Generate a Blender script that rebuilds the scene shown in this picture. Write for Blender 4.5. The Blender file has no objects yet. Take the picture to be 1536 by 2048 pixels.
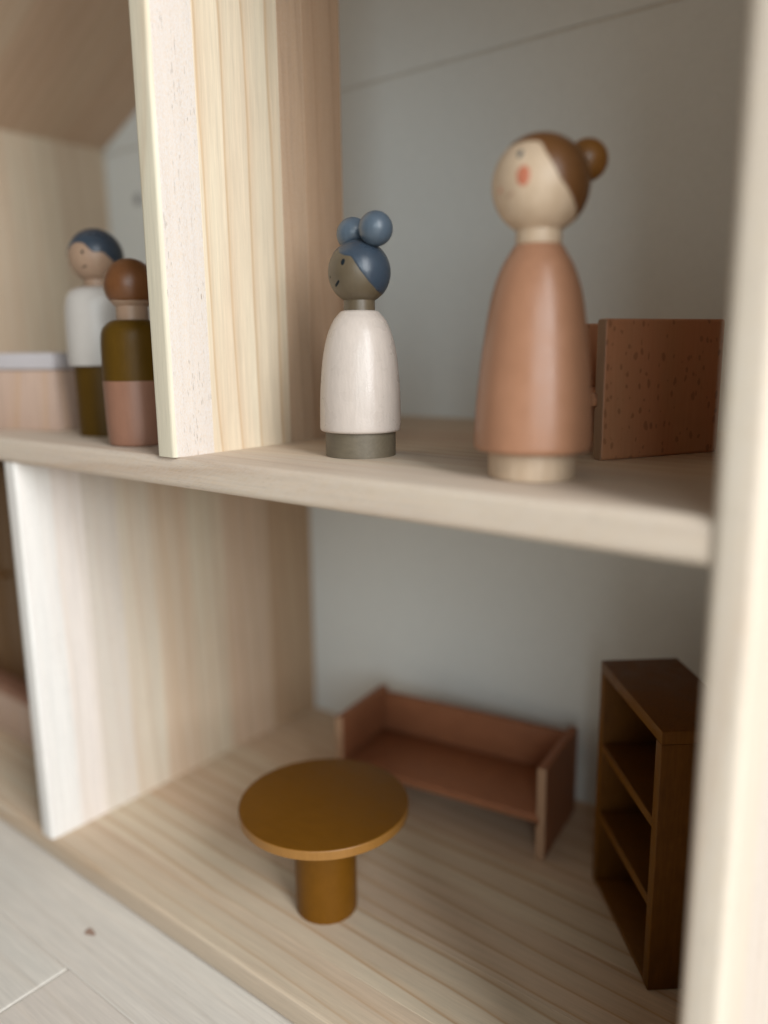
import bpy, bmesh, math, random
from mathutils import Vector, Matrix, Euler
random.seed(7)
scene = bpy.context.scene
C = scene.collection

# ---------------------------------------------------------------- camera
cam_data = bpy.data.cameras.new('camera')
cam = bpy.data.objects.new('camera', cam_data); C.objects.link(cam)
CX, CY, CZ = (0.783861, 0.62081285, -0.01238276), (0.112499, -0.1616009, -0.98042293), (-0.61066022, 0.76712225, -0.19651347)
m = Matrix(((CX[0], -CY[0], -CZ[0], 0), (CX[1], -CY[1], -CZ[1], 0), (CX[2], -CY[2], -CZ[2], 0.0372), (0, 0, 0, 1)))
cam.matrix_world = m
cam_data.sensor_fit = 'VERTICAL'; cam_data.sensor_height = 36; cam_data.sensor_width = 27
cam_data.lens = 1618.7 / 2048 * 36
cam_data.clip_start = 0.005; cam_data.clip_end = 50
cam_data.dof.use_dof = True
cam_data.dof.focus_distance = 0.287
cam_data.dof.aperture_fstop = 3.1
scene.camera = cam

# ---------------------------------------------------------------- light
world = bpy.data.worlds.new('World'); scene.world = world; world.use_nodes = True
bg = world.node_tree.nodes['Background']
bg.inputs[0].default_value = (1.0, 0.94, 0.85, 1); bg.inputs[1].default_value = 0.185
scene.view_settings.view_transform = 'Standard'; scene.view_settings.look = 'None'
scene.view_settings.exposure = 0; scene.view_settings.gamma = 1

def window_light(name, target, az, el, dist, sx, sy, watts, col):
    l = bpy.data.lights.new(name, 'AREA'); l.shape = 'RECTANGLE'; l.size = sx; l.size_y = sy
    l.energy = watts; l.color = col
    o = bpy.data.objects.new(name, l); C.objects.link(o)
    d = Vector((math.cos(el)*math.cos(az), math.cos(el)*math.sin(az), math.sin(el)))
    o.location = Vector(target) + d*dist
    o.rotation_euler = d.to_track_quat('Z', 'Y').to_euler()
    return o
R = math.radians
window_light('window_light', (-0.2, 0.2, -0.05), R(-20), R(24), 1.5, 0.48, 1.1, 29, (0.96, 0.985, 1.0))
window_light('far_window_light', (-0.3, 0.3, 0.0), R(-49), R(13), 2.2, 0.85, 0.9, 14.0, (0.84, 0.95, 1.0))

try:
    scene.cycles.max_bounces = 10; scene.cycles.diffuse_bounces = 6
except Exception: pass

# ---------------------------------------------------------------- materials
def new_mat(name):
    mt = bpy.data.materials.new(name); mt.use_nodes = True
    nt = mt.node_tree; b = nt.nodes['Principled BSDF']
    return mt, nt, b
class NT:
    def __init__(s, nt): s.nt = nt
    def n(s, t, **k):
        nd = s.nt.nodes.new(t)
        for a, v in k.items(): setattr(nd, a, v)
        return nd
    def l(s, a, b): s.nt.links.new(a, b)
    def val(s, x, inp):
        if isinstance(x, (int, float)): inp.default_value = x
        elif isinstance(x, (tuple, list)): inp.default_value = x
        else: s.l(x, inp)
    def math(s, op, a, b=0.0, c=None, clamp=False):
        nd = s.n('ShaderNodeMath', operation=op, use_clamp=clamp)
        s.val(a, nd.inputs[0]); s.val(b, nd.inputs[1])
        if c is not None: s.val(c, nd.inputs[2])
        return nd.outputs[0]
    def vmath(s, op, a, b=(0, 0, 0)):
        nd = s.n('ShaderNodeVectorMath', operation=op); s.val(a, nd.inputs[0]); s.val(b, nd.inputs[1]); return nd.outputs[0]
    def noise(s, vec, scale, detail=3, rough=0.5, dist=0.0):
        nd = s.n('ShaderNodeTexNoise'); s.l(vec, nd.inputs['Vector']); nd.inputs['Scale'].default_value = scale
        nd.inputs['Detail'].default_value = detail; nd.inputs['Roughness'].default_value = rough; nd.inputs['Distortion'].default_value = dist
        return nd.outputs['Fac']
    def mix(s, f, a, b, mode='MIX'):
        nd = s.n('ShaderNodeMix', data_type='RGBA', blend_type=mode)
        s.val(f, nd.inputs[0]); s.val(a, nd.inputs[6]); s.val(b, nd.inputs[7]); return nd.outputs[2]
    def ramp(s, f, pts, interp='LINEAR'):
        nd = s.n('ShaderNodeValToRGB'); s.l(f, nd.inputs[0]); cr = nd.color_ramp; cr.interpolation = interp
        while len(cr.elements) < len(pts): cr.elements.new(0.5)
        for e, (p, c) in zip(cr.elements, pts):
            e.position = p; e.color = c if len(c) == 4 else (*c, 1)
        return nd.outputs[0]
    def maprange(s, f, a, b, c, d):
        nd = s.n('ShaderNodeMapRange'); s.l(f, nd.inputs[0])
        for i, v in enumerate((a, b, c, d)): s.val(v, nd.inputs[1+i])
        return nd.outputs[0]

def pine(name, axis, light=(0.66, 0.575, 0.43), late=(0.44, 0.25, 0.11), pink=(0.57, 0.375, 0.25), rough=0.55, fuzz=1.0):
    """Sawn pine; object colour = (seed, pinkness, strength of the rings), alpha = sawn fuzz and pores."""
    mt, nt, b = new_mat(name); g = NT(nt)
    tc = g.n('ShaderNodeTexCoord'); oi = g.n('ShaderNodeObjectInfo')
    sp = g.n('ShaderNodeSeparateColor'); g.l(oi.outputs['Color'], sp.inputs[0])
    seed, pk, ring = sp.outputs[0], sp.outputs[1], sp.outputs[2]
    alpha = g.math('MULTIPLY', oi.outputs['Alpha'], fuzz)
    sx = g.n('ShaderNodeSeparateXYZ'); g.l(tc.outputs['Object'], sx.inputs[0])
    ax = {'X': (0, 1, 2), 'Y': (1, 0, 2), 'Z': (2, 1, 0)}[axis]
    L, A, B = (sx.outputs[i] for i in ax)
    so = g.math('MULTIPLY', seed, 7.31)
    cv = g.n('ShaderNodeCombineXYZ')
    g.l(g.math('ADD', A, so), cv.inputs[0]); g.l(g.math('ADD', B, so), cv.inputs[1]); g.l(L, cv.inputs[2])
    p = cv.outputs[0]
    slow = g.noise(g.vmath('MULTIPLY', p, (14, 14, 5)), 1.0, 2, 0.5)
    wig = g.noise(g.vmath('MULTIPLY', p, (120, 120, 14)), 1.0, 2, 0.5)
    # distance from a pith line outside the stave
    a2 = g.math('ADD', A, g.math('MULTIPLY_ADD', seed, 0.03, -0.062))
    b2 = g.math('ADD', B, g.math('MULTIPLY_ADD', seed, 0.012, 0.016))
    a2 = g.math('ADD', a2, g.math('MULTIPLY', L, 0.035))
    d = g.math('SQRT', g.math('ADD', g.math('MULTIPLY', a2, a2), g.math('MULTIPLY', b2, b2)))
    d = g.math('ADD', d, g.math('MULTIPLY', slow, 0.009)); d = g.math('ADD', d, g.math('MULTIPLY', wig, 0.0008))
    ph = g.math('FRACT', g.math('MULTIPLY', d, 112.0))
    rg = g.ramp(ph, [(0.0, (0, 0, 0)), (0.60, (0.07,)*3), (0.83, (0.38,)*3), (0.92, (1, 1, 1)), (0.975, (0.2,)*3), (1.0, (0, 0, 0))])
    fib = g.noise(g.vmath('MULTIPLY', p, (1900, 1900, 60)), 1.0, 4, 0.6)
    fib2 = g.noise(g.vmath('MULTIPLY', p, (420, 420, 10)), 1.0, 3, 0.6)
    tone = g.noise(g.vmath('MULTIPLY', p, (60, 60, 9)), 1.0, 2, 0.5)
    base = g.mix(pk, (*light, 1), (*pink, 1))
    base = g.mix(g.maprange(tone, 0.3, 0.7, 0, 0.35), base, (*pink, 1))
    col = g.mix(g.math('MULTIPLY', rg, ring), base, (*late, 1))
    f1 = g.maprange(fib, 0.3, 0.7, 0.90, 1.06); f2 = g.maprange(fib2, 0.3, 0.7, 0.92, 1.05)
    col = g.mix(1.0, col, g.math('MULTIPLY', f1, f2), 'MULTIPLY')
    # sawn fuzz: pale felted fibres and short dark pores
    rot = g.n('ShaderNodeVectorRotate', rotation_type='X_AXIS'); g.l(p, rot.inputs['Vector']); rot.inputs['Angle'].default_value = 0.45
    fz = g.noise(g.vmath('MULTIPLY', rot.outputs[0], (2400, 2400, 330)), 1.0, 4, 0.6)
    pale = g.math('MULTIPLY', g.maprange(fz, 0.32, 0.62, 0.35, 0.9), alpha)
    col = g.mix(pale, col, (0.62, 0.580, 0.555, 1))
    fl = g.noise(g.vmath('MULTIPLY', p, (2300, 2300, 260)), 1.0, 1, 0.5)
    fm = g.noise(g.vmath('MULTIPLY', p, (160, 160, 40)), 1.0, 1, 0.5)
    dk = g.math('MULTIPLY', g.maprange(fl, 0.66, 0.72, 0, 0.7), g.maprange(fm, 0.42, 0.58, 0.1, 1))
    dk = g.math('MULTIPLY', dk, g.math('MULTIPLY_ADD', alpha, 0.9, 0.1))
    col = g.mix(dk, col, (0.26, 0.20, 0.16, 1))
    g.l(col, b.inputs['Base Color'])
    b.inputs['Roughness'].default_value = rough; b.inputs['Specular IOR Level'].default_value = 0.35
    bp = g.n('ShaderNodeBump'); bp.inputs['Distance'].default_value = 0.00012
    hgt = g.math('ADD', g.math('MULTIPLY', fib, 0.5), g.math('MULTIPLY', g.math('MULTIPLY', fz, 0.9), alpha))
    g.l(hgt, bp.inputs['Height']); bp.inputs['Strength'].default_value = 0.6
    g.l(bp.outputs[0], b.inputs['Normal'])
    return mt

def paint(name, col, rough=0.38, spec=0.5, grain=0.05, bump=0.35, specks=0.0, axis='Z'):
    """Thin matt paint on turned wood, the wood's fibre just showing."""
    mt, nt, b = new_mat(name); g = NT(nt)
    tc = g.n('ShaderNodeTexCoord'); o = tc.outputs['Object']
    st = {'Z': (900, 900, 90), 'X': (90, 900, 900), 'Y': (900, 90, 900), 'N': (500, 500, 500)}[axis]
    f = g.noise(g.vmath('MULTIPLY', o, st), 1.0, 3, 0.6)
    w = g.noise(o, 160, 3, 0.5)
    k = g.math('MULTIPLY', g.maprange(f, 0.3, 0.7, 1-grain, 1+grain), g.maprange(w, 0.3, 0.7, 1-grain*0.8, 1+grain*0.8))
    c = g.mix(1.0, (*col, 1), k, 'MULTIPLY')
    if specks:
        s1 = g.noise(g.vmath('MULTIPLY', o, (3400, 3400, 1500)), 1.0, 1, 0.5)
        c = g.mix(g.maprange(s1, 0.76, 0.82, 0, specks), c, (col[0]*0.35, col[1]*0.3, col[2]*0.28, 1))
    g.l(c, b.inputs['Base Color'])
    b.inputs['Specular IOR Level'].default_value = spec
    g.l(g.maprange(w, 0.3, 0.7, rough-0.05, rough+0.07), b.inputs['Roughness'])
    bp = g.n('ShaderNodeBump'); bp.inputs['Distance'].default_value = 0.00008; bp.inputs['Strength'].default_value = bump
    fine = g.noise(o, 1400, 2, 0.5)
    g.l(g.math('ADD', f, g.math('MULTIPLY', fine, 0.6)), bp.inputs['Height']); g.l(bp.outputs[0], b.inputs['Normal'])
    return mt

def bare_wood(name, col, dark, axis='Z'):
    mt, nt, b = new_mat(name); g = NT(nt)
    tc = g.n('ShaderNodeTexCoord'); o = tc.outputs['Object']
    f = g.noise(g.vmath('MULTIPLY', o, (420, 420, 45)), 1.0, 4, 0.6)
    f2 = g.noise(g.vmath('MULTIPLY', o, (1800, 1800, 160)), 1.0, 3, 0.6)
    c = g.mix(g.maprange(f, 0.35, 0.7, 0, 0.8), (*col, 1), (*dark, 1))
    c = g.mix(g.maprange(f2, 0.55, 0.7, 0, 0.3), c, (*[x*0.7 for x in dark], 1))
    g.l(c, b.inputs['Base Color']); b.inputs['Roughness'].default_value = 0.45; b.inputs['Specular IOR Level'].default_value = 0.4
    bp = g.n('ShaderNodeBump'); bp.inputs['Distance'].default_value = 0.00008; bp.inputs['Strength'].default_value = 0.4
    g.l(f2, bp.inputs['Height']); g.l(bp.outputs[0], b.inputs['Normal'])
    return mt

def beech(name, col, fleck):
    """Stained beech: short dark ray flecks standing along the grain."""
    mt, nt, b = new_mat(name); g = NT(nt)
    tc = g.n('ShaderNodeTexCoord'); o = tc.outputs['Object']
    wob = g.n('ShaderNodeTexNoise'); g.l(g.vmath('MULTIPLY', o, (300, 300, 190)), wob.inputs['Vector']); wob.inputs['Scale'].default_value = 1
    pos0 = g.vmath('ADD', g.vmath('MULTIPLY', o, (430, 360, 205)), g.vmath('MULTIPLY', wob.outputs['Color'], (0.6, 0.8, 0.6)))
    sxyz = g.n('ShaderNodeSeparateXYZ'); g.l(pos0, sxyz.inputs[0]); cxyz = g.n('ShaderNodeCombineXYZ'); g.l(sxyz.outputs[1], cxyz.inputs[0]); g.l(sxyz.outputs[2], cxyz.inputs[1]); pos = cxyz.outputs[0]
    v = g.n('ShaderNodeTexVoronoi', voronoi_dimensions='2D'); g.l(pos, v.inputs['Vector']); v.inputs['Scale'].default_value = 1.0; v.inputs['Randomness'].default_value = 1.0
    sc = g.n('ShaderNodeSeparateColor'); g.l(v.outputs['Color'], sc.inputs[0])
    rad = g.math('MULTIPLY_ADD', sc.outputs[0], 0.30, 0.02)
    keep = g.maprange(g.math('ADD', sc.outputs[1], g.math('MULTIPLY', g.math('SUBTRACT', g.noise(o, 90, 1, 0.5), 0.5), 1.6)), 0.44, 0.48, 0, 1)
    m1 = g.n('ShaderNodeMapRange'); m1.interpolation_type = 'SMOOTHSTEP'
    g.l(v.outputs['Distance'], m1.inputs[0]); g.l(g.math('MULTIPLY', rad, 0.75), m1.inputs[1]); g.l(g.math('ADD', rad, 0.05), m1.inputs[2])
    m1.inputs[3].default_value = 1; m1.inputs[4].default_value = 0
    fl = g.math('MULTIPLY', m1.outputs[0], keep)
    f = g.noise(g.vmath('MULTIPLY', o, (900, 900, 60)), 1.0, 4, 0.6)
    tone = g.noise(g.vmath('MULTIPLY', o, (70, 70, 18)), 1.0, 2, 0.5)
    c = g.mix(g.maprange(f, 0.3, 0.7, 0, 0.35), (*col, 1), (col[0]*0.7, col[1]*0.62, col[2]*0.55, 1))
    c = g.mix(g.maprange(tone, 0.35, 0.65, 0, 0.4), c, (col[0]*1.05, col[1]*0.8, col[2]*0.75, 1))
    c = g.mix(g.math('MULTIPLY', fl, 0.48), c, (*fleck, 1))
    g.l(c, b.inputs['Base Color']); b.inputs['Roughness'].default_value = 0.42; b.inputs['Specular IOR Level'].default_value = 0.4
    bp = g.n('ShaderNodeBump'); bp.inputs['Distance'].default_value = 0.00008; bp.inputs['Strength'].default_value = 0.4
    g.l(g.math('SUBTRACT', f, fl), bp.inputs['Height']); g.l(bp.outputs[0], b.inputs['Normal'])
    return mt

PINE_PLANED = pine('planed_pine_edge', 'Z', light=(0.70, 0.66, 0.51), pink=(0.62, 0.52, 0.40), fuzz=0.0)
PINE_SHADED = pine('shaded_pine', 'Z', light=(0.50, 0.34, 0.205), late=(0.31, 0.165, 0.075), pink=(0.42, 0.25, 0.14))  # brown back staves of the dividers, their shade put into the colour
PINE_WHITE = pine('white_sapwood', 'Z', light=(0.78, 0.76, 0.72), late=(0.62, 0.50, 0.38), pink=(0.74, 0.64, 0.57))
PINE_EDGE = pine('shaded_base_edge', 'X', light=(0.55, 0.455, 0.34), pink=(0.52, 0.39, 0.285))  # base board's front face: its shade is put into a darker tone
PINE_TAN = pine('tan_pine', 'Z', light=(0.50, 0.39, 0.28), pink=(0.46, 0.31, 0.235))
PINE_X = pine('pine_grain_x', 'X'); PINE_Y = pine('pine_grain_y', 'Y'); PINE_Z = pine('pine_grain_z', 'Z')
OAKFLOOR = pine('whitewashed_floor_wood', 'X', light=(0.74, 0.70, 0.63), late=(0.66, 0.58, 0.49), pink=(0.72, 0.645, 0.57), rough=0.5)
WALLPAINT = paint('white_painted_board', (0.72, 0.75, 0.735), rough=0.6, spec=0.25, grain=0.015, bump=0.2, axis='N')
CREAM = paint('cream_pink_paint', (0.54, 0.465, 0.41), rough=0.29, spec=0.45, specks=0.5, grain=0.03, bump=1.2)
TAUPE = paint('taupe_brown_paint', (0.105, 0.078, 0.046), rough=0.42, grain=0.06)
TAUPE_BASE = paint('taupe_stained_base', (0.13, 0.105, 0.070), rough=0.5, grain=0.10, bump=0.8, axis='X')
BLUE = paint('slate_blue_paint', (0.038, 0.054, 0.076), rough=0.30, spec=0.45, grain=0.06, bump=0.5)
BLUEBUN = paint('slate_blue_bun_paint', (0.075, 0.103, 0.135), rough=0.34, grain=0.05, bump=0.4)
NAVY = paint('navy_line', (0.007, 0.012, 0.016), rough=0.6, spec=0.15, grain=0.02)
LINE = paint('dark_brown_line', (0.03, 0.02, 0.012), rough=0.6, spec=0.2, grain=0.02)
TERRA = paint('terracotta_pink_paint', (0.38, 0.185, 0.105), rough=0.36, grain=0.04, bump=0.25)
NUDE = paint('dusty_pink_paint', (0.26, 0.125, 0.078), rough=0.4, grain=0.04)
BROWN = paint('chestnut_paint', (0.14, 0.058, 0.018), rough=0.36, grain=0.06)
BUNBROWN = paint('caramel_paint', (0.21, 0.085, 0.016), rough=0.36, grain=0.06)
RUST = paint('rust_brown_paint', (0.15, 0.055, 0.016), rough=0.36, grain=0.06)
CHEEK = paint('coral_blush_paint', (0.48, 0.16, 0.09), rough=0.4, grain=0.03)
SMILE = paint('faded_smile_line', (0.36, 0.20, 0.14), rough=0.5, grain=0.02)
GREYBLUE = paint('grey_blue_line', (0.045, 0.065, 0.075), rough=0.5, grain=0.03)
OCHRE = paint('ochre_stain', (0.145, 0.056, 0.002), rough=0.45, spec=0.22, grain=0.06, bump=0.5, axis='X')
OCHRE_RIM = paint('lit_ochre_rim', (0.27, 0.125, 0.028), rough=0.4, spec=0.35, grain=0.06)  # same ochre on the tabletop rim, brightened for the light it catches
OCHRE_D = paint('dark_ochre_stain', (0.125, 0.048, 0.007), rough=0.5, spec=0.15, grain=0.12, bump=0.4)
OLIVE = paint('olive_paint', (0.085, 0.042, 0.003), rough=0.45, spec=0.16, grain=0.05)
SHIRT = paint('warm_white_paint', (0.50, 0.46, 0.42), rough=0.35, grain=0.02)
SOFA = paint('pink_stained_wood', (0.29, 0.115, 0.055), rough=0.5, spec=0.2, grain=0.08, axis='X')
SOFA_ED = bare_wood('lit_sofa_edge', (0.42, 0.26, 0.16), (0.34, 0.19, 0.11))  # same pink stain; the light on the front edges is in the colour
TOPWHITE = paint('lilac_white_paint', (0.45, 0.415, 0.42), rough=0.45, grain=0.02)
SKINWOOD = bare_wood('bare_maple', (0.58, 0.44, 0.31), (0.50, 0.36, 0.24))
SKINTAN = bare_wood('tan_wood', (0.36, 0.24, 0.16), (0.34, 0.21, 0.14))
BEECH = beech('stained_beech', (0.50, 0.25, 0.130), (0.17, 0.070, 0.033))
BEECH_ED = bare_wood('lit_beech_edge', (0.27, 0.155, 0.085), (0.22, 0.12, 0.065))  # front edges of the same stain, their light put into the colour
KNOT = bare_wood('pine_knot', (0.32, 0.20, 0.15), (0.38, 0.26, 0.20))
TAN = paint('raw_strip', (0.70, 0.69, 0.64), rough=0.6, spec=0.2, axis='N')
METAL = paint('grey_cap', (0.28, 0.29, 0.29), rough=0.5, grain=0.02, axis='N')

# ---------------------------------------------------------------- helpers
def obj(name, verts, faces, mat, parent=None, loc=(0, 0, 0), rot=0.0, smooth=None, color=None):
    me = bpy.data.meshes.new(name); me.from_pydata([tuple(v) for v in verts], [], faces); me.validate()
    bm = bmesh.new(); bm.from_mesh(me); bmesh.ops.recalc_face_normals(bm, faces=bm.faces); bm.to_mesh(me); bm.free()
    if smooth is not None:
        for p in me.polygons: p.use_smooth = True
        me.set_sharp_from_angle(angle=math.radians(smooth))
    me.materials.append(mat)
    o = bpy.data.objects.new(name, me); C.objects.link(o)
    o.location = loc; o.rotation_euler = (0, 0, rot)
    if parent: o.parent = parent
    if color: o.color = color
    return o
def thing(name, label, cat, loc=(0, 0, 0), rot=0.0, group=None):
    o = bpy.data.objects.new(name, None); C.objects.link(o); o.location = loc; o.rotation_euler = (0, 0, rot)
    o.empty_display_size = 0.02
    o['label'] = label; o['category'] = cat
    if group: o['group'] = group
    return o
def profile(w0, w1, t0, t1, r):
    """Rectangle w x t with the four corner radii r (w0t0, w1t0, w1t1, w0t1)."""
    pts = []
    cs = [(w0, t0, 1, 1, 180), (w1, t0, -1, 1, 270), (w1, t1, -1, -1, 0), (w0, t1, 1, -1, 90)]
    for (x, y, sx, sy, a0), rr in zip(cs, r):
        n = 7 if rr > 0.001 else (3 if rr > 0.0003 else 2)
        for i in range(n):
            a = math.radians(a0 + 90*i/(n-1))
            pts.append((x + sx*rr + rr*math.cos(a), y + sy*rr + rr*math.sin(a)))
    return pts
def extrude(pts, l0, l1, order, endr=0.0):
    """Extrude 2D pts (w,t) along length; order gives where (l,w,t) go in xyz. endr rounds the ends a little."""
    n = len(pts); vs = []; fs = []
    cx = sum(p[0] for p in pts)/n; cy = sum(p[1] for p in pts)/n
    wx = max(p[0] for p in pts)-min(p[0] for p in pts); wy = max(p[1] for p in pts)-min(p[1] for p in pts)
    rings = [(l0, 0), (l1, 0)] if not endr else [(l0, endr), (l0+endr*0.3, endr*0.3), (l0+endr, 0), (l1-endr, 0), (l1-endr*0.3, endr*0.3), (l1, endr)]
    for l, sh in rings:
        for (w, t) in pts:
            w2 = cx + (w-cx)*(1-2*sh/wx); t2 = cy + (t-cy)*(1-2*sh/wy)
            q = [0, 0, 0]; q[order[0]] = l; q[order[1]] = w2; q[order[2]] = t2
            vs.append(tuple(q))
    for k in range(len(rings)-1):
        for i in range(n):
            j = (i+1) % n; fs.append((k*n+i, k*n+j, (k+1)*n+j, (k+1)*n+i))
    fs.append(tuple(range(n))); fs.append(tuple(range((len(rings)-1)*n, len(rings)*n)))
    return vs, fs
def centred(vs, parent_origin=(0, 0, 0)):
    c = [(min(v[i] for v in vs)+max(v[i] for v in vs))/2 for i in range(3)]
    return [tuple(v[i]-c[i] for i in range(3)) for v in vs], tuple(c[i]-parent_origin[i] for i in range(3)), c
def taper(prof, k):
    return [(r_*(1-k*z), z) for r_, z in prof]
def lathe(prof, n=96):
    vs = []; fs = []; m_ = len(prof)
    for (r, z) in prof:
        for i in range(n):
            a = 2*math.pi*i/n; vs.append((r*math.cos(a), r*math.sin(a), z))
    for k in range(m_-1):
        for i in range(n):
            j = (i+1) % n; fs.append((k*n+i, k*n+j, (k+1)*n+j, (k+1)*n+i))
    fs.append(tuple(range(n))[::-1]); fs.append(tuple(range((m_-1)*n, m_*n)))
    return vs, fs
def smooth_prof(pts, step=6):
    """Catmull-Rom through (r, z) points."""
    out = []
    for i in range(len(pts)-1):
        p0 = pts[max(i-1, 0)]; p1 = pts[i]; p2 = pts[i+1]; p3 = pts[min(i+2, len(pts)-1)]
        for k in range(step):
            t = k/step
            out.append(tuple(0.5*((2*p1[a]) + (-p0[a]+p2[a])*t + (2*p0[a]-5*p1[a]+4*p2[a]-p3[a])*t*t + (-p0[a]+3*p1[a]-3*p2[a]+p3[a])*t**3) for a in (0, 1)))
    out.append(pts[-1]); return out
def ball(r, n=72, m_=36, flat_bottom=None):
    prof = []
    for k in range(m_+1):
        a = -math.pi/2 + math.pi*k/m_
        prof.append((max(r*math.cos(a), r*0.002), r*math.sin(a)))
    return lathe(prof, n)
def box(name, x0, x1, y0, y1, z0, z1, mat, parent, r=0.0006, color=None, axis=0):
    """Box with rounded edges, local coordinates of the parent, origin at its own centre."""
    if axis == 0: vs, fs = extrude(profile(y0, y1, z0, z1, (r,)*4), x0, x1, (0, 1, 2), r)
    elif axis == 1: vs, fs = extrude(profile(x0, x1, z0, z1, (r,)*4), y0, y1, (1, 0, 2), r)
    else: vs, fs = extrude(profile(x0, x1, y0, y1, (r,)*4), z0, z1, (2, 0, 1), r)
    vs, loc, c = centred(vs)
    return obj(name, vs, fs, mat, parent, loc, smooth=40, color=color)

# ---------------------------------------------------------------- floor
FZ = -0.2133
fl = obj('floor', [(-3, -3, FZ-0.012), (3, -3, FZ-0.012), (3, 3, FZ-0.012), (-3, 3, FZ-0.012)], [(0, 1, 2, 3)], OAKFLOOR)
fl['kind'] = 'structure'; fl.color = (0.5, 0.5, 0.3, 0)
pw = 0.1
for k in range(-14, 12):
    y0 = 0.146 + k*pw; y1 = y0 + pw
    x = -1.9 + (k*0.437) % 0.8
    if k == -1: x = -0.2872 - 1.3
    while x < 1.2:
        x1 = x + 1.3
        if not (y1 < -0.6 and x > 0.6):
            vs, fs = extrude(profile(y0+0.00005, y1-0.00005, FZ-0.008, FZ, (0.0002, 0.0002, 0.0004, 0.0004)), x+0.0002, x1-0.0002, (0, 1, 2), 0.0009)
            vs, loc, c = centred(vs)
            obj('plank', vs, fs, OAKFLOOR, fl, loc, color=(random.random(), random.random()*0.8, 0.25+0.3*random.random(), 0.05))
        x = x1
kn = []
for i in range(20):
    a = 2*math.pi*i/20; rr = 1+0.18*math.sin(3*a+1)
    kn.append((0.0031*rr*math.cos(a), 0.0017*rr*math.sin(a), 0.0))
obj('knot', kn+[(0, 0, 0.00015)], [(i, (i+1) % 20, 20) for i in range(20)], KNOT, fl, (-0.299, 0.1635, FZ+0.0001))

# ---------------------------------------------------------------- doll house
XL, XR, YF, YB = -0.5575, -0.0516, 0.1810, 0.3735
ZB, T = -0.2013, 0.0112
HO = (-0.305, YF, FZ)
house = thing('doll_house', 'open-fronted pale pine doll house with two floors, dividers and a white back wall', 'doll house', HO)
def board(name, staves, length, order, tr, mat, front_r, joint_r=0.00012, parent=house, end_r=0.0, colors=None, mats=None, front_b=None):
    """A glued board: staves side by side, the first is the part itself, the others its children."""
    first = None; fc = None
    for i in range(len(staves)-1):
        w0, w1 = staves[i], staves[i+1]
        r = [joint_r]*4
        if i == 0: r[0] = r[3] = front_r
        if i == 0 and front_b: r[0] = front_b
        vs, fs = extrude(profile(w0, w1, tr[0], tr[1], r), length[0], length[1], order, end_r)
        vs, loc, c = centred(vs)
        col = colors[i] if colors else (random.random(), random.random()*0.7, 0.35+0.4*random.random(), 0.12)
        if first is None:
            o = obj(name, vs, fs, mat, parent, tuple(c[k]-HO[k] for k in range(3)), smooth=40, color=col); first = o; fc = c
        else:
            obj('stave', vs, fs, (mats or {}).get(i, mat), first, tuple(c[k]-fc[k] for k in range(3)), smooth=40, color=col)
    return first
bb = board('base_board', [0.1820, 0.205, 0.237, 0.272, 0.304, 0.338, YB], (XL, XR), (0, 1, 2), (FZ+0.0016, ZB), PINE_X, 0.0017,
      front_b=0.0004, colors=[(0.1, 0.25, 0.45, 0.05), (0.62, 0.1, 0.75, 0.05), (0.3, 0.45, 0.8, 0.05), (0.85, 0.2, 0.85, 0.05), (0.47, 0.5, 0.7, 0.05), (0.9, 0.5, 0.6, 0.05)])
board('shelf', [0.1802, 0.206, 0.240, 0.276, 0.309, 0.342, YB], (XL, XR), (0, 1, 2), (-T, 0), PINE_X, 0.0026,
      colors=[(0.35, 0.35, 0.50, 0.45), (0.72, 0.25, 0.45, 0.3), (0.15, 0.3, 0.6, 0.1), (0.5, 0.6, 0.4, 0.1), (0.2, 0.3, 0.5, 0.1), (0.8, 0.3, 0.4, 0.1)])
bb.data.materials.append(PINE_EDGE)
for p in bb.data.polygons:
    if p.normal.y < -0.8: p.material_index = 1
ld = board('lower_divider', [0.1812, 0.198, 0.213, 0.232, 0.253, 0.275, 0.300, 0.335, YB], (ZB, -T), (2, 1, 0), (-0.3692, -0.3589), PINE_Z, 0.0020,
      colors=[(0.2, 0.0, 0.10, 0.3), (0.7, 0.75, 0.4, 0.2), (0.4, 0.15, 0.4, 0.8), (0.9, 0.10, 0.5, 0.35), (0.55, 0.40, 0.45, 0.1), (0.1, 0.1, 0.5, 0.1), (0.3, 0.65, 0.5, 0.1), (0.6, 0.0, 0.5, 0.1)], mats={1: PINE_WHITE, 7: PINE_SHADED})
ld.data.materials[0] = PINE_WHITE
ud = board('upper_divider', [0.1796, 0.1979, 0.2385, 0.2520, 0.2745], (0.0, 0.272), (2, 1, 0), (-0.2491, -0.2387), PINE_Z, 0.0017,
      mats={2: PINE_SHADED, 3: PINE_SHADED}, colors=[(0.33, 0.38, 0.22, 1.0), (0.78, 0.0, 0.58, 0.03), (0.12, 0.3, 0.35, 0.2), (0.55, 0.6, 0.5, 0.15)])
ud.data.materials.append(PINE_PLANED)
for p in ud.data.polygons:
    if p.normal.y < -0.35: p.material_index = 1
board('right_wall', [0.1792, 0.200, 0.235, 0.27, 0.31, YB], (FZ, 0.197), (2, 1, 0), (XR, XR+0.0105), PINE_Z, 0.0026,
      colors=[(0.4, 0.1, 0.3, 0.5), (0.8, 0.3, 0.3, 0.8), (0.2, 0.2, 0.4, 0.1), (0.6, 0.5, 0.4, 0.1), (0.9, 0.5, 0.4, 0.1)])
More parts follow.
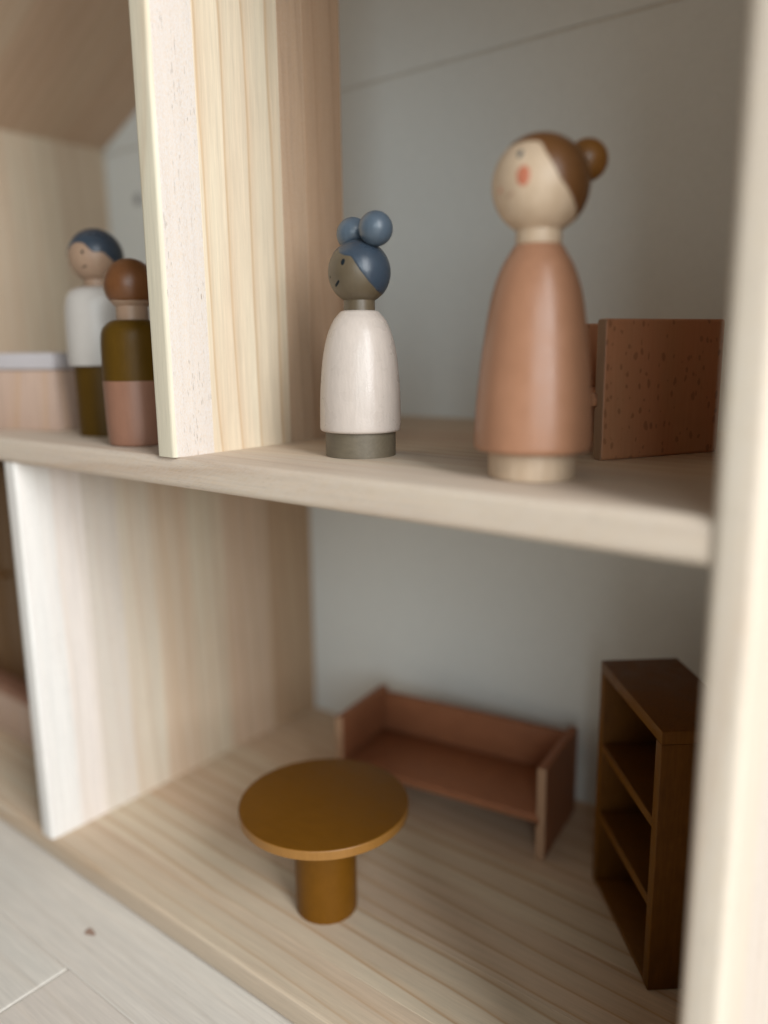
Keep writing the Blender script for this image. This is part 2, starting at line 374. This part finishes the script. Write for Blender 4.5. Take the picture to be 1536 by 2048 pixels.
board('left_wall', [0.1810, 0.21, 0.24, 0.27, 0.30, 0.335, YB], (FZ, 0.197), (2, 1, 0), (XL-0.0105, XL), PINE_Z, 0.0026, colors=[(0.2, 0.1, 0.3, 0.1), (0.6, 0.25, 0.3, 0.1), (0.4, 0.0, 0.4, 0.1), (0.8, 0.4, 0.3, 0.1), (0.3, 0.1, 0.4, 0.1), (0.9, 0.3, 0.3, 0.1)])
# roof: two sloping boards
RS = 0.472; ZE = 0.184
def roof_panel(xa, za, xb, zb, cols):
    first = None; fc = None
    ys = [0.176, 0.207, 0.240, 0.272, 0.305, 0.340, YB]
    L = math.hypot(xb-xa, zb-za); u = ((xb-xa)/L, (zb-za)/L); nrm = (-u[1], u[0]) if u[0] > 0 else (u[1], -u[0])
    ang = -math.atan2(u[1], u[0])
    for i in range(6):
        vs, fs = extrude(profile(ys[i], ys[i+1], 0, 0.0112, (0.0024 if i == 0 else 0.0001, 0.0001, 0.0001, 0.0024 if i == 0 else 0.0001)), -L/2, L/2, (0, 1, 2))
        vs, loc, c = centred(vs)
        ctr = Vector(((xa+xb)/2, loc[1], (za+zb)/2)) + Vector((nrm[0], 0, nrm[1]))*0.0056
        if first is None:
            o = obj('roof_panel', vs, fs, PINE_X, house, tuple(ctr[k]-HO[k] for k in range(3)), color=cols[i]); o.rotation_euler = (0, ang, 0); first = o; fc = loc
        else:
            obj('stave', vs, fs, PINE_X, first, (0, loc[1]-fc[1], 0), color=cols[i])
rc = [(random.random(), 0.35+0.5*random.random(), 0.35, 0.1) for _ in range(6)]
roof_panel(XL-0.0105, ZE-0.0105*RS, -0.305, ZE+0.2525*RS, rc)
roof_panel(-0.305, ZE+0.2525*RS, XR+0.0105, ZE-0.0105*RS, rc[::-1])
# back wall: two painted boards with an open joint between them
JZ = 0.1806
vs, fs = extrude(profile(FZ, JZ-0.0007, YB, YB+0.0016, (0.0003,)*4), XL-0.01, XR+0.01, (0, 2, 1))
vs, loc, c = centred(vs)
bk = obj('back_panel', vs, fs, WALLPAINT, house, tuple(c[k]-HO[k] for k in range(3)))
vs, fs = extrude(profile(JZ+0.0007, 0.335, YB, YB+0.0016, (0.0003,)*4), XL-0.01, XR+0.01, (0, 2, 1))
vs, loc, c = centred(vs)
obj('back_panel', vs, fs, WALLPAINT, house, tuple(c[k]-HO[k] for k in range(3)))
box('backing_strip', XL+0.005, XR-0.005, YB+0.0002, YB+0.006, JZ-0.00065, JZ+0.00065, TAN, None).parent = house
bpy.data.objects['backing_strip'].location -= Vector(HO)
vs, fs = lathe(smooth_prof([(0.0040, 0), (0.0039, 0.0006), (0.0033, 0.0010), (0.0005, 0.0012)], 3), 32)
cp = obj('screw_cap', vs, fs, METAL, house, tuple((-0.520, YB, 0.1455)[k]-HO[k] for k in range(3)), smooth=40); cp.rotation_euler = (math.pi/2, 0, 0)

# ---------------------------------------------------------------- dolls
def head_patch(name, head, R_, Fa, Sa, d, size, mat, rot=0.0, p=2.0, lift=0.004):
    """A painted mark lying on the head: outline (super)ellipse of half sizes size*R at direction d = (forward, side, up)."""
    D = (Fa*d[0] + Sa*d[1] + Vector((0, 0, 1))*d[2]).normalized()
    e1 = Vector((0, 0, 1)).cross(D).normalized(); e2 = D.cross(e1)
    vs = [tuple(D*R_*(1+lift))]; fs = []; n = 28
    for ring, lf in ((0.6, lift), (0.93, lift*0.9), (1.0, -0.002)):
        for i in range(n):
            a = 2*math.pi*i/n; ca, sa = math.cos(a), math.sin(a)
            x = size[0]*ring*math.copysign(abs(ca)**(2/p), ca); y = size[1]*ring*math.copysign(abs(sa)**(2/p), sa)
            x, y = x*math.cos(rot)-y*math.sin(rot), x*math.sin(rot)+y*math.cos(rot)
            vs.append(tuple((D + e1*x + e2*y).normalized()*R_*(1+lf)))
    for i in range(n):
        j = (i+1) % n; fs.append((0, 1+i, 1+j))
        for k in (0, 1): fs.append((1+k*n+i, 1+(k+1)*n+i, 1+(k+1)*n+j, 1+k*n+j))
    return obj(name, vs, fs, mat, head, smooth=60)
def hair_shell(head, R_, Fa, Sa, pts, mat, pole, th=0.012):
    """Painted-on hair: a skin on the head from the pole out to the hairline pts (forward, side, up)."""
    U = Vector((0, 0, 1))
    P = (Fa*pole[0] + Sa*pole[1] + U*pole[2]).normalized()
    e1 = (Sa - P*Sa.dot(P)).normalized(); e2 = P.cross(e1)
    ap = []
    for d in pts:
        D = (Fa*d[0] + Sa*d[1] + U*d[2]).normalized()
        ap.append((math.atan2(D.dot(e2), D.dot(e1)) % (2*math.pi), math.acos(max(-1, min(1, D.dot(P))))))
    ap.sort(); n = 120; m_ = 26
    N = len(ap)
    def th_at(a):
        for i in range(N):
            a0, t0 = ap[i]; a1, t1 = ap[(i+1) % N]
            if i == N-1: a1 += 2*math.pi
            aa = a if a >= a0 else a + 2*math.pi
            if a0 <= aa <= a1:
                f = (aa-a0)/max(a1-a0, 1e-6)
                return t0 + (t1-t0)*f
        return ap[0][1]
    raw = [th_at(2*math.pi*i/n) for i in range(n)]
    raw = [(raw[i-1]+2*raw[i]+raw[(i+1) % n])/4 for i in range(n)]
    vs = [tuple(P*R_*(1+th))]; fs = []
    for k in range(1, m_+2):
        for i in range(n):
            a = 2*math.pi*i/n
            if k <= m_: t = raw[i]*k/m_ ; rr = R_*(1+th) if k < m_ else R_*(1+th*0.6)
            else: t = raw[i]+0.006; rr = R_*0.997
            D = P*math.cos(t) + (e1*math.cos(a)+e2*math.sin(a))*math.sin(t)
            vs.append(tuple(D*rr))
    for i in range(n):
        j = (i+1) % n; fs.append((0, 1+i, 1+j))
        for k in range(m_): fs.append((1+k*n+i, 1+(k+1)*n+i, 1+(k+1)*n+j, 1+k*n+j))
    return obj('hair', vs, fs, mat, head, smooth=60)
def mirror(pts): return pts + [(a, -b, c) for a, b, c in pts if abs(b) > 0.02]
def face_axes(yaw, side):
    F = Vector((math.cos(R(yaw)), math.sin(R(yaw)), 0)); S = Vector((-F.y, F.x, 0))*side
    return F, S

# little doll, two blue buns, cream dress
K1 = 0.668
d1 = thing('peg_doll', 'small wooden doll with two slate blue hair buns and cream dress on the shelf', 'peg doll', (-0.1882, 0.2234, 0), 0, 'turned wooden peg dolls')
vs, fs = lathe([(0.01235, 0.0)] + smooth_prof([(0.01258, 0.0002), (0.01263, 0.0009), (0.01263, 0.0089)], 4)); obj('foot', vs, fs, TAUPE_BASE, d1, smooth=35)
vs, fs = lathe(taper(smooth_prof([(0.0127, 0.00885), (0.0137, 0.0088), (0.01435, 0.0092), (0.01462, 0.0102), (0.01462, 0.0140), (0.01456, 0.0200), (0.01425, 0.0270), (0.01363, 0.0340), (0.01270, 0.0395), (0.01145, 0.0440), (0.0096, 0.0480), (0.00800, 0.0500), (0.0070, 0.05105), (0.0062, 0.0514), (0.0053, 0.0515)], 5), K1)); vs = [(x, y, 0.0088+(z-0.0088)*0.983) for x, y, z in vs]; obj('dress', vs, fs, CREAM, d1, smooth=50)
vs, fs = lathe([(0.00540, 0.0500), (0.00540, 0.0575)]); obj('neck', vs, fs, TAUPE, d1, smooth=35)
HR = 0.01085
vs, fs = ball(HR); h1 = obj('head', vs, fs, TAUPE, d1, (0, 0, 0.0636), smooth=60)
Fa, Sa = face_axes(-117.8, 1)
hair_shell(h1, HR, Fa, Sa, mirror([(0.66, 0, 0.73), (0.76, 0.20, 0.585), (0.765, 0.33, 0.52), (0.707, 0.55, 0.444), (0.56, 0.73, 0.42), (0.483, 0.845, 0.228), (0.339, 0.94, -0.034), (0.054, 0.934, -0.353), (-0.283, 0.751, -0.597), (-0.66, 0.30, -0.696), (-0.72, 0, -0.70)]), BLUE, (-0.55, 0, 0.83))
for q in ((0.0079, -0.0005, 0.0138), (-0.0051, 0.0029, 0.0134)):
    vs, fs = ball(0.0058); obj('hair_bun', vs, fs, BLUEBUN, h1, q, smooth=60)
for s in (1, -1): head_patch('eye', h1, HR, Fa, Sa, (0.779, 0.577*s, 0.247), (0.072, 0.105), NAVY, rot=-0.12*s)
head_patch('nose', h1, HR, Fa, Sa, (0.985, 0.0, -0.17), (0.035, 0.045), LINE)
head_patch('mouth', h1, HR, Fa, Sa, (0.864, 0.29, -0.385), (0.042, 0.165), NAVY, rot=-0.98, p=3)

# tall doll, brown bun, terracotta dress
d2 = thing('peg_doll', 'tall wooden doll in terracotta pink dress with brown hair bun and coral cheek', 'peg doll', (-0.1136, 0.2130, 0), 0, 'turned wooden peg dolls')
vs, fs = lathe([(0.0123, 0.0)] + smooth_prof([(0.01255, 0.0003), (0.01275, 0.0010), (0.01275, 0.0083)], 4)); obj('foot', vs, fs, SKINWOOD, d2, smooth=35)
vs, fs = lathe(taper(smooth_prof([(0.0134, 0.0080), (0.0160, 0.0080), (0.0168, 0.0084), (0.01723, 0.0094), (0.01726, 0.0110), (0.01715, 0.0166), (0.01650, 0.0276), (0.01537, 0.0384), (0.01395, 0.0485), (0.01266, 0.0543), (0.01073, 0.0595), (0.0085, 0.0632), (0.0074, 0.0649), (0.0068, 0.0655), (0.0060, 0.0656)], 5), 0.818)); obj('dress', vs, fs, TERRA, d2, smooth=50)
vs, fs = lathe(smooth_prof([(0.00625, 0.0652), (0.0064, 0.0670), (0.00625, 0.0705)], 3)); obj('neck', vs, fs, SKINWOOD, d2, smooth=35)
HR = 0.0134
vs, fs = ball(HR); h2 = obj('head', vs, fs, SKINWOOD, d2, (0, 0, 0.0812), smooth=60)
Fa, Sa = face_axes(-121.9, 1)
hair_shell(h2, HR, Fa, Sa, mirror([(0.69, 0, 0.72), (0.65, 0.20, 0.732), (0.557, 0.371, 0.743), (0.46, 0.53, 0.715), (0.382, 0.621, 0.684), (0.364, 0.828, 0.427), (0.138, 0.989, -0.047), (-0.243, 0.882, -0.403), (-0.577, 0.422, -0.699), (-0.70, 0, -0.72)]), BROWN, (-0.55, 0, 0.83))
vs, fs = ball(0.0058); obj('hair_bun', vs, fs, BUNBROWN, h2, tuple(Fa*(-0.0146) + Vector((0, 0, 0.0076))), smooth=60)
for s in (1, -1):
    head_patch('eye', h2, HR, Fa, Sa, (0.75, 0.469*s, 0.467), (0.062, 0.088), GREYBLUE)
    head_patch('cheek', h2, HR, Fa, Sa, (0.767, 0.64*s, 0.032), (0.145, 0.20), CHEEK)
head_patch('nose', h2, HR, Fa, Sa, (0.975, 0.10, -0.17), (0.045, 0.055), CHEEK)
head_patch('mouth', h2, HR, Fa, Sa, (0.89, 0.36, -0.29), (0.020, 0.10), SMILE, rot=-1.1, p=3)

# man doll behind on the left
d3 = thing('peg_doll', 'blurred wooden man doll with navy hair, white shirt and olive trousers beside the box', 'peg doll', (-0.3380, 0.2181, 0), 0, 'turned wooden peg dolls')
vs, fs = lathe(smooth_prof([(0.0122, 0.0), (0.0129, 0.0005), (0.0131, 0.0015), (0.0132, 0.0200), (0.0133, 0.0322)], 4)); obj('trousers', vs, fs, OLIVE, d3, smooth=35)
vs, fs = lathe(taper(smooth_prof([(0.0134, 0.0319), (0.0152, 0.0318), (0.0158, 0.0326), (0.0160, 0.0400), (0.01605, 0.0500), (0.0159, 0.0560), (0.0151, 0.0612), (0.0132, 0.0645), (0.0105, 0.0661), (0.0072, 0.0667), (0.0060, 0.0668)], 5), 0.516)); obj('shirt', vs, fs, SHIRT, d3, smooth=50)
vs, fs = lathe([(0.0062, 0.0665), (0.0062, 0.0710)]); obj('neck', vs, fs, SKINTAN, d3, smooth=35)
HR = 0.0120
vs, fs = ball(HR); h3 = obj('head', vs, fs, SKINTAN, d3, (0, 0, 0.0800), smooth=60)
Fa, Sa = face_axes(-87.8, 1)
hair_shell(h3, HR, Fa, Sa, [(0.943, -0.261, 0.208), (0.93, -0.08, 0.33), (0.904, 0.093, 0.416), (0.84, 0.35, 0.41), (0.796, 0.483, 0.364), (0.70, 0.66, 0.15), (0.623, 0.781, 0.052), (0.349, 0.934, 0.078), (0.067, 0.985, -0.157), (-0.45, 0.78, -0.45), (-0.85, 0, -0.53), (-0.45, -0.78, -0.45), (0.067, -0.985, -0.157), (0.45, -0.88, 0.05), (0.75, -0.60, 0.08)], BLUE, (-0.5, 0, 0.86))
for s in (1, -1): head_patch('eye', h3, HR, Fa, Sa, (0.86, 0.45*s, 0.06), (0.05, 0.075), NAVY)
head_patch('mouth', h3, HR, Fa, Sa, (0.80, 0.40, -0.44), (0.12, 0.03), LINE, rot=0.3)

# doll seen from behind, rust hair, olive top, pink skirt
d4 = thing('peg_doll', 'blurred wooden doll seen from behind with rust hair, olive top and pink lower half', 'peg doll', (-0.2890, 0.2011, 0), 0, 'turned wooden peg dolls')
vs, fs = lathe(smooth_prof([(0.0115, 0.0), (0.0124, 0.0005), (0.0128, 0.0016), (0.0132, 0.0080), (0.01345, 0.0262)], 4)); obj('skirt', vs, fs, NUDE, d4, smooth=35)
vs, fs = lathe(taper(smooth_prof([(0.0134, 0.0258), (0.01355, 0.0264), (0.01360, 0.0340), (0.01340, 0.0425), (0.0125, 0.0466), (0.0105, 0.0489), (0.0085, 0.0500), (0.0067, 0.0502)], 5), 0.581)); obj('shirt', vs, fs, OLIVE, d4, smooth=50)
vs, fs = lathe([(0.0064, 0.0500), (0.0064, 0.0565)]); obj('neck', vs, fs, SKINTAN, d4, smooth=35)
HR = 0.0104
vs, fs = ball(HR); h4 = obj('head', vs, fs, SKINTAN, d4, (0, 0, 0.0638), smooth=60)
Fa, Sa = face_axes(145.0, 1)
hair_shell(h4, HR, Fa, Sa, mirror([(-0.80, 0, -0.56), (-0.55, 0.62, -0.56), (0, 0.83, -0.56), (0.35, 0.92, -0.1), (0.55, 0.7, 0.4), (0.65, 0, 0.76)]), RUST, (-0.3, 0, 0.95))

# ---------------------------------------------------------------- toy furniture
def panel_seat(name, label, cat, loc, rot, width, depth, height, mat, matedge, group=None, seat_z=0.0176, t=0.0046, edge=None):
    """Armchair or sofa of flat boards; local x = width (0 .. width), y = depth (0 front .. depth back)."""
    o = thing(name, label, cat, loc, rot, group)
    st = 0.0044
    for side in (0, 1):
        # side board, section (x, z) with the seat's groove cut in its inner face
        g = 0.0013; r = 0.0009
        sec = [(0+r, 0), (t-r, 0), (t, r), (t, seat_z-0.0006), (t-0.0006, seat_z), (t-g, seat_z), (t-g, seat_z+st), (t-0.0006, seat_z+st), (t, seat_z+st+0.0006), (t, height-r), (t-r*0.3, height-r*0.3), (t-r, height), (r, height), (r*0.3, height-r*0.3), (0, height-r), (0, r), (r*0.3, r*0.3)]
        if side: sec = [(width-x, z) for x, z in sec]
        vs, fs = extrude(sec, 0, depth, (1, 0, 2), 0.0005)
        vs, l2, c = centred(vs); sp_ = obj('side_panel', vs, fs, mat, o, l2)
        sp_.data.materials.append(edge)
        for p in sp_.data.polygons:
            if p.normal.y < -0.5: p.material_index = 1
    box('seat', t-0.0012, width-t+0.0012, 0.0012, depth-0.0005, seat_z+0.0001, seat_z+st-0.0001, matedge, o, 0.0004)
    box('backrest', t+0.0001, width-t-0.0001, depth-0.0052, depth-0.0008, seat_z+st+0.0002, height-0.0025, matedge, o, 0.0006)
    return o
# armchair: local +x runs away to the right outer side
ang_d = math.atan2(0.883, 0.469)              # direction from front to back
wch = 0.050
w = Vector((0.883, -0.469, 0))
outer = Vector((-0.1137, 0.2562, 0)) + w*0.0044
org = outer - w*wch
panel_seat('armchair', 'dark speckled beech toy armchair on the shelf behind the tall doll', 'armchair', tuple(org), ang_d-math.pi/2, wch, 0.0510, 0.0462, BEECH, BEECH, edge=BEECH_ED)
# sofa on the lower floor
ws = Vector((0.989, 0.146, 0)); lf_ = Vector((-0.1562, 0.3146, ZB)) - ws*0.1170
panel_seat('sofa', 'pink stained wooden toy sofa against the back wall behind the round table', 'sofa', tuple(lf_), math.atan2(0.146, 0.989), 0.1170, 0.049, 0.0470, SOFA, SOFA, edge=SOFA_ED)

# round table
tb = thing('round_table', 'round ochre pedestal toy table standing on the lower floor', 'table', (-0.2175, 0.2295, ZB))
vs, fs = lathe(smooth_prof([(0.0125, 0), (0.0131, 0.0003), (0.0133, 0.0010), (0.0133, 0.0460)], 4)); obj('pedestal', vs, fs, OCHRE, tb, smooth=35)
vs, fs = lathe(smooth_prof([(0.0353, 0.0459), (0.0359, 0.0460), (0.0362, 0.0463), (0.0362, 0.0478), (0.0362, 0.0494), (0.0361, 0.0499), (0.0358, 0.0502), (0.0352, 0.0503)], 4), 128); tt = obj('tabletop', vs, fs, OCHRE, tb, smooth=50)
tt.data.materials.append(OCHRE_RIM)
for p in tt.data.polygons:
    if abs(p.normal.z) < 0.6: p.material_index = 1

# bookcase: front faces left; local x from far front corner to near front corner, y goes into its depth
fl_, fr_ = Vector((-0.1331, 0.3170, ZB)), Vector((-0.0884, 0.2668, ZB))
wv = (fr_-fl_); W = wv.length; ab = math.atan2(wv.y, wv.x)
bc = thing('bookcase', 'dark ochre toy bookcase with three open compartments beside the right wall', 'bookcase', tuple(fl_), ab)
Hb = 0.1055; Db = 0.0335; t = 0.0052
# depth direction must be +90 deg from x
for x0 in (0, W-t): box('side_panel', x0, x0+t, 0, Db, 0, Hb-t, OCHRE_D, bc, 0.0004, axis=2)
box('top_panel', 0, W, 0, Db, Hb-t, Hb, OCHRE_D, bc, 0.0004)
hz = (Hb-t-t*0.6)/3
box('bottom_panel', t, W-t, 0.0002, Db-0.002, 0.0002, t*0.6, OCHRE_D, bc, 0.0003)
for k in (1, 2): box('shelf', t, W-t, 0.0003, Db-0.002, k*hz, k*hz+t*0.8, OCHRE_D, bc, 0.0003)
box('rear_panel', t, W-t, Db-0.0019, Db-0.0002, t*0.6+0.0002, Hb-t-0.0001, OCHRE_D, bc, 0.0002)

# cabinet with a white top, upper left
ca = thing('cabinet', 'low pale wood toy cabinet with lilac white top, left of the man doll', 'cabinet', (-0.3730, 0.2126, 0), math.radians(16))
b_ = box('body', -0.070, 0, 0.0, 0.036, 0.0, 0.0295, PINE_TAN, ca, 0.0006, axis=2, color=(0.4, 0.9, 0.5, 0.1))
box('worktop', -0.071, 0.001, -0.001, 0.037, 0.0297, 0.0378, TOPWHITE, ca, 0.0012)

# the small dolls on the shelf lean a hair to the right, as they stand on the racked shelf
for d, vx, vy in ((d1, -0.6452, 0.764), (d2, -0.4706, 0.8824)):
    d.rotation_mode = 'QUATERNION'
    from mathutils import Quaternion
    d.rotation_quaternion = Quaternion(Vector((vx, vy, 0)), 0.0085)

# lower floor, far left: low box and a dark block added as wall shade
lb = thing('toy_box', 'low pinkish pine box on the lower floor under the added shade block at the left edge', 'box', (-0.500, 0.226, ZB))
box('body', -0.048, 0.050, 0, 0.062, 0, 0.0270, PINE_TAN, lb, 0.0006, axis=2, color=(0.3, 0.9, 0.4, 0.1))
box('lid', -0.049, 0.051, -0.001, 0.063, 0.0272, 0.0330, NUDE, lb, 0.0008)
wr = thing('shade_block', 'dark brown block added for the shade of the left wall, on the low box', 'shade_block', (-0.497, 0.236, ZB+0.0331))
WALL_SHADE = paint('wall_shade_brown', (0.12, 0.060, 0.022), rough=0.5, spec=0.25, grain=0.1)  # brown that stands in for the shaded left wall
box('body', -0.043, 0.045, 0.0032, 0.045, 0, 0.140, WALL_SHADE, wr, 0.0006, axis=2)
for k in (0, 1):
    dr = box('door', -0.042+0.0435*k, 0.0008+0.0432*k, 0, 0.0030, 0.001, 0.139, WALL_SHADE, wr, 0.0005, axis=2)
    vs, fs = ball(0.0018, 24, 12); obj('knob', vs, fs, OCHRE_D, dr, (0.0165*(1-2*k), -0.0026, 0), smooth=60)

# light on the bookcase's front edges, put into the colour as a lighter ochre
for o in bc.children:
    if o.name.startswith('rear'): continue
    o.data.materials.append(OCHRE)
    for p in o.data.polygons:
        if p.normal.y < -0.8: p.material_index = 1
